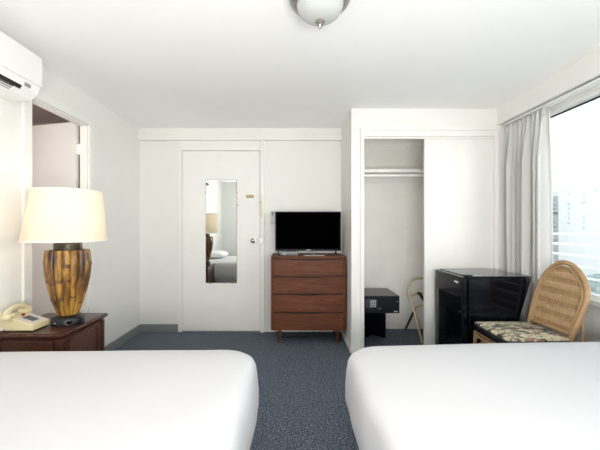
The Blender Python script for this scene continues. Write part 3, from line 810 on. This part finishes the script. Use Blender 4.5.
# ------------------------------------------------------------------ beds
def spread(x0, x1, y0, y1, zt, footdir, rc=.16, seed=0, prof=None, skew=0, lean=0):
    """bedspread: rounded plan, soft rolled edge, sides that bulge and tuck in"""
    cx_, cy_ = (x0+x1)/2, (y0+y1)/2; hx, hy = (x1-x0)/2, (y1-y0)/2
    per = []; N = 44
    for (sx, sy, a0) in ((1, 1, 0), (-1, 1, 90), (-1, -1, 180), (1, -1, 270)):
        for k_ in range(N+1):
            a = math.radians(a0+90*k_/N)
            per.append(((hx-rc)*sx+rc*math.cos(a), (hy-rc)*sy+rc*math.sin(a)))
    # densify straights
    dense = []; L = len(per)
    for i in range(L):
        a = Vector(per[i]); c = Vector(per[(i+1) % L]); n = max(1, int((c-a).length/.025))
        for k_ in range(n): dense.append(a.lerp(c, k_/n))
    prof = prof or [(.11, .10), (.07, .20), (.02, .29), (.0, .35), (.0, .42), (.006, .49), (.013, .54), (.025, .570), (.045, .586), (.08, .594), (.17, .597), (.26, .6), (.36, .603), (.46, .605), (.56, .606), (.66, .607)]
    loops = []
    for inset, z in prof:
        sx = max(.02, (hx-inset*(hx/.68))/hx) if inset > .2 else (hx-inset)/hx
        sy = max(.02, (hy-inset*(hy/.68))/hy) if inset > .2 else (hy-inset)/hy
        if inset > .2:
            f = (inset-.17)/(.68-.17); sx = (1-f)*(hx-.17)/hx; sy = (1-f)*(hy-.17)/hy
        lp = []
        for p in dense:
            x, y = p.x*sx, p.y*sy
            wr = noise.noise(Vector((p.x*5+seed, p.y*5, z*2.2)))*.010 if z < .56 else 0
            wr += noise.noise(Vector((p.x*2.2+seed, p.y*2.2, 3)))*.010
            k2 = 1+wr/max(.3, math.hypot(x, y))
            zz = z-.6+zt+noise.noise(Vector((x*2+seed, y*2, 1)))*.004*(1 if z > .5 else 0)
            zz += lean*(x)
            if z < .15: zz = z-.0
            lp.append((cx_+x*k2, cy_+y*k2+skew*x, zz))
        loops.append(lp)
    return loft(loops, cap=True) if False else loft_open(loops)
def loft_open(loops):
    bm = bmesh.new(); R = [[bm.verts.new(p) for p in l] for l in loops]; n = len(R[0])
    for a, c in zip(R, R[1:]):
        for i in range(n): bm.faces.new((a[i], a[(i+1) % n], c[(i+1) % n], c[i]))
    bm.faces.new(R[-1])
    return bm

def bed(x0, x1, y0, y1, zt, label, splabel, seed, skew=0, lean=0, rc=.16):
    cx_, cy_ = (x0+x1)/2, (y0+y1)/2
    b = thing('bed', label, 'bed', (cx_, cy_, 0), 'twin beds')
    link('base', B((x0+.20, x1-.20, y0+.20, y1-.20, .10, .30)), 'black_vinyl', b, bev=.01)
    link('mattress', B((x0+.18, x1-.18, y0+.18, y1-.18, .30, zt-.07)), 'sheet', b, bev=.05, seg=4)
    for sx in (x0+.26, x1-.26):
        for sy_ in (y0+.26, y1-.26):
            link('leg', tube(bmesh.new(), [(sx, sy_, 0), (sx, sy_, .10)], .022, 12), 'black_metal', b)
    s = link('bedspread', spread(x0, x1, y0, y1, zt, 1, rc=rc, seed=seed, skew=skew, lean=lean), 'sheet', smooth=True)
    for md in list(s.modifiers): s.modifiers.remove(md)
    for p in s.data.polygons: p.use_smooth = True
    tag(s, splabel, 'bedspread', 'white bedspreads')
    return b
bed(-1.765, -.165, .33, 1.755, .597, 'bed next to the nightstand, under a white bedspread', 'smooth white bedspread on the bed next to the nightstand', 3, skew=.030)
bed(.268, 2.10, .36, 1.86, .60, 'bed nearer the window, under a white bedspread', 'smooth white bedspread on the bed in front of the rattan chair', 11, skew=.045, lean=.004)

def pillow(cx_, cy_, z0, rx, ry, h, label):
    bm = bmesh.new(); n = 28; top = {}
    for side in (1, -1):
        g = [[None]*(n+1) for _ in range(n+1)]
        for i in range(n+1):
            for j in range(n+1):
                u, v = i/n*2-1, j/n*2-1
                hh = ((1-u**4)*(1-v**4))**.55*h/2
                g[i][j] = bm.verts.new((cx_+rx*u*(1-.06*v*v), cy_+ry*v*(1-.06*u*u), z0+h*.5+side*hh+.008*noise.noise(Vector((u*2, v*2, side)))*(1-u*u)*(1-v*v)))
        for i in range(n):
            for j in range(n): bm.faces.new((g[i][j], g[i+1][j], g[i+1][j+1], g[i][j+1]))
    bmesh.ops.remove_doubles(bm, verts=bm.verts, dist=.0005)
    tag(link('pillow', bm, 'pillow', smooth=True), label, 'pillow')
pillow(-1.56, .85, .60, .19, .30, .14, 'white pillow on the bed next to the nightstand, reflected in the door mirror')

# ------------------------------------------------------------------ outside
struct('floor_outside', B((2.31, 3.5, -2.5, 5.5, -.25, -.05)), 'concrete')
rl = thing('balcony_railing', 'white horizontal balcony railing outside the window', 'railing', (3.35, 2.0, -.05))
for i in range(5):
    zc = 1.150-i*.125
    link('rail', B((3.33, 3.36, -2.4, 5.4, zc-.010, zc+.010)), 'railing', rl)
for y in (-2.3, -.4, 1.5, 5.3):
    link('post', B((3.33, 3.37, y-.02, y+.02, -.05, 1.16)), 'railing', rl)
struct('ground', B((6, 1500, -100, 1500, -40.2, -40)), 'city')
def building(x0, x1, y0, y1, z1, label, rows, cols):
    x0, x1, y0, y1, z1 = x0*2, x1*2, y0*2, y1*2, 1.22+(z1-1.22)*2
    b = thing('apartment_building', label, 'building', ((x0+x1)/2, (y0+y1)/2, -40), 'distant apartment blocks')
    link('wall', B((x0, x1, y0, y1, -40, z1)), 'building', b)
    link('parapet', B((x0-.3, x1+.3, y0-.3, y1+.3, z1, z1+.6)), 'building', b)
    first = None
    for r_ in range(rows):
        for c_ in range(cols):
            if random.random() < .1: continue
            side = c_ % 2 == 1 and x0 > 150
            x = x0 if side else x0+(c_+.5)*(x1-x0)/cols
            yw = y0+(c_+.5)*(y1-y0)/cols if side else y0; z = z1-2.6-r_*2.7; wd = random.choice((.8, 1.2, 2.0))
            if first is None:
                first = link('window', B((-.6, .6, -.1, .1, -.7, .7)), 'building_window', None)
                first.parent = b; first.location = Vector((x, y0, z))-b.location
            else:
                o = first.copy(); COL.objects.link(o); o.parent = b; o.location = Vector((x, yw, z))-b.location; o.scale = (wd/1.2, 1, 1)
                if side: o.rotation_euler = (0, 0, PI/2)
    for r_ in range(0, rows, 2):
        z = z1-3.6-r_*2.7
        xx = x0+(x1-x0)*random.uniform(.15, .5)
        link('balcony_slab', B((xx, xx+(x1-x0)*.3, y0-1.2, y0, z, z+.3)), 'railing', b)
building(60, 86, 100, 112, 10.6, 'distant lower white apartment block next to the curtain', 9, 10)
building(86.5, 97, 100, 114, 13.0, 'distant taller white apartment block right of the lower one', 10, 7)
building(77.5, 98, 84, 96, 11.6, 'tallest distant white apartment block at the window edge', 8, 5)
for i, (x, y, s, lb) in enumerate(((44, 54, 5, 'distant leafy tree nearest the curtain below the apartment blocks'), (59, 62, 5, 'distant leafy tree below the apartment blocks, middle one'), (76, 74, 5, 'distant leafy tree below the blocks at the window edge'))):
    t = thing('tree', lb, 'tree', (x, y, -40), 'distant trees below the window')
    cr = bmesh.new(); bmesh.ops.create_icosphere(cr, subdivisions=4, radius=s)
    for v in cr.verts:
        v.co *= 1+.28*noise.noise(v.co*.5+Vector((i*9, 0, 0)))+.14*noise.noise(v.co*1.6)
        v.co.z *= .8; v.co += Vector((x, y, -12))
    link('crown', cr, 'foliage', t)
    link('trunk', tube(bmesh.new(), [(x, y, -40), (x+.3, y, -14)], [.5, .3], 8), 'foliage', t)

# ------------------------------------------------------------------ lights, world, camera
wd = bpy.data.worlds.new('sky'); bpy.context.scene.world = wd; wd.use_nodes = True
nt = wd.node_tree; bg = nt.nodes['Background']
tc = nt.nodes.new('ShaderNodeTexCoord'); mp = nt.nodes.new('ShaderNodeMapping'); mp.inputs['Scale'].default_value = (1, 1, 4.5)
nt.links.new(tc.outputs['Generated'], mp.inputs['Vector'])
nz = noise_node(nt, mp.outputs['Vector'], 2.2, 6, .6, .3)
sx_ = nt.nodes.new('ShaderNodeSeparateXYZ'); nt.links.new(tc.outputs['Generated'], sx_.inputs[0])
ma = nt.nodes.new('ShaderNodeMath'); ma.operation = 'MULTIPLY_ADD'; ma.inputs[1].default_value = .45
nt.links.new(nz.outputs['Fac'], ma.inputs[0]); nt.links.new(sx_.outputs['Z'], ma.inputs[2])
sky = ramp(nt, ma.outputs[0], [(.36, (1, .995, .985, 1)), (.50, (.15, .185, .21, 1))])
nt.links.new(sky, bg.inputs['Color']); bg.inputs['Strength'].default_value = 3.2

def point(name, loc, e, color, r):
    l = bpy.data.lights.new(name, 'POINT'); l.energy = e; l.color = color; l.shadow_soft_size = r
    o = bpy.data.objects.new(name, l); COL.objects.link(o); o.location = loc; return o
point('hall_fill', (-2.35, 1.7, 1.7), 10, (1, .985, .96), .12)  # added unseen fill that brightens the hall door leaf
point('table_lamp_light', (lxp, lyp, 1.30), 1.5, (1, .90, .77), .03)
def area(name, loc, rot, sx, sy, e, color):
    l = bpy.data.lights.new(name, 'AREA'); l.shape = 'RECTANGLE'; l.size = sx; l.size_y = sy; l.energy = e; l.color = color
    o = bpy.data.objects.new(name, l); COL.objects.link(o); o.location = loc; o.rotation_euler = rot; return o
# added unseen fill light behind the camera, aimed up and forward
area('soft_fill', (.3, -.45, 1.05), (math.radians(90+38), 0, 0), 1.4, .7, 50, (1, .985, .96))
sn = bpy.data.lights.new('sun', 'SUN'); sn.energy = 1.5; sn.angle = .01; sn.color = (1, .98, .94)
so = bpy.data.objects.new('sun', sn); COL.objects.link(so); so.rotation_euler = (math.radians(50), 0, math.radians(-42))
por = bpy.data.lights.new('window_portal', 'AREA'); por.shape = 'RECTANGLE'; por.size = 1.49; por.size_y = 3.35; por.cycles.is_portal = True
po = bpy.data.objects.new('window_portal', por); COL.objects.link(po); po.location = (2.25, 1.325, 1.445); po.rotation_euler = (0, math.radians(90), 0)

cam = bpy.data.cameras.new('camera'); co_ = bpy.data.objects.new('camera', cam); COL.objects.link(co_)
co_.location = (0, 0, CH); co_.rotation_euler = (PI/2, 0, 0)
cam.sensor_width = 36; cam.lens = 36*F/600
cam.shift_x = (300-CX)/600; cam.shift_y = (CY-225)/600; cam.clip_start = .02; cam.clip_end = 2000
s = bpy.context.scene; s.camera = co_
s.view_settings.view_transform = 'Standard'; s.view_settings.look = 'None'; s.view_settings.gamma = 1; s.view_settings.use_curve_mapping = False
s.view_settings.exposure = .56
s.cycles.max_bounces = 14; s.cycles.diffuse_bounces = 10; s.cycles.glossy_bounces = 6; s.cycles.transparent_max_bounces = 16
s.cycles.sample_clamp_indirect = 8; s.cycles.use_denoising = True
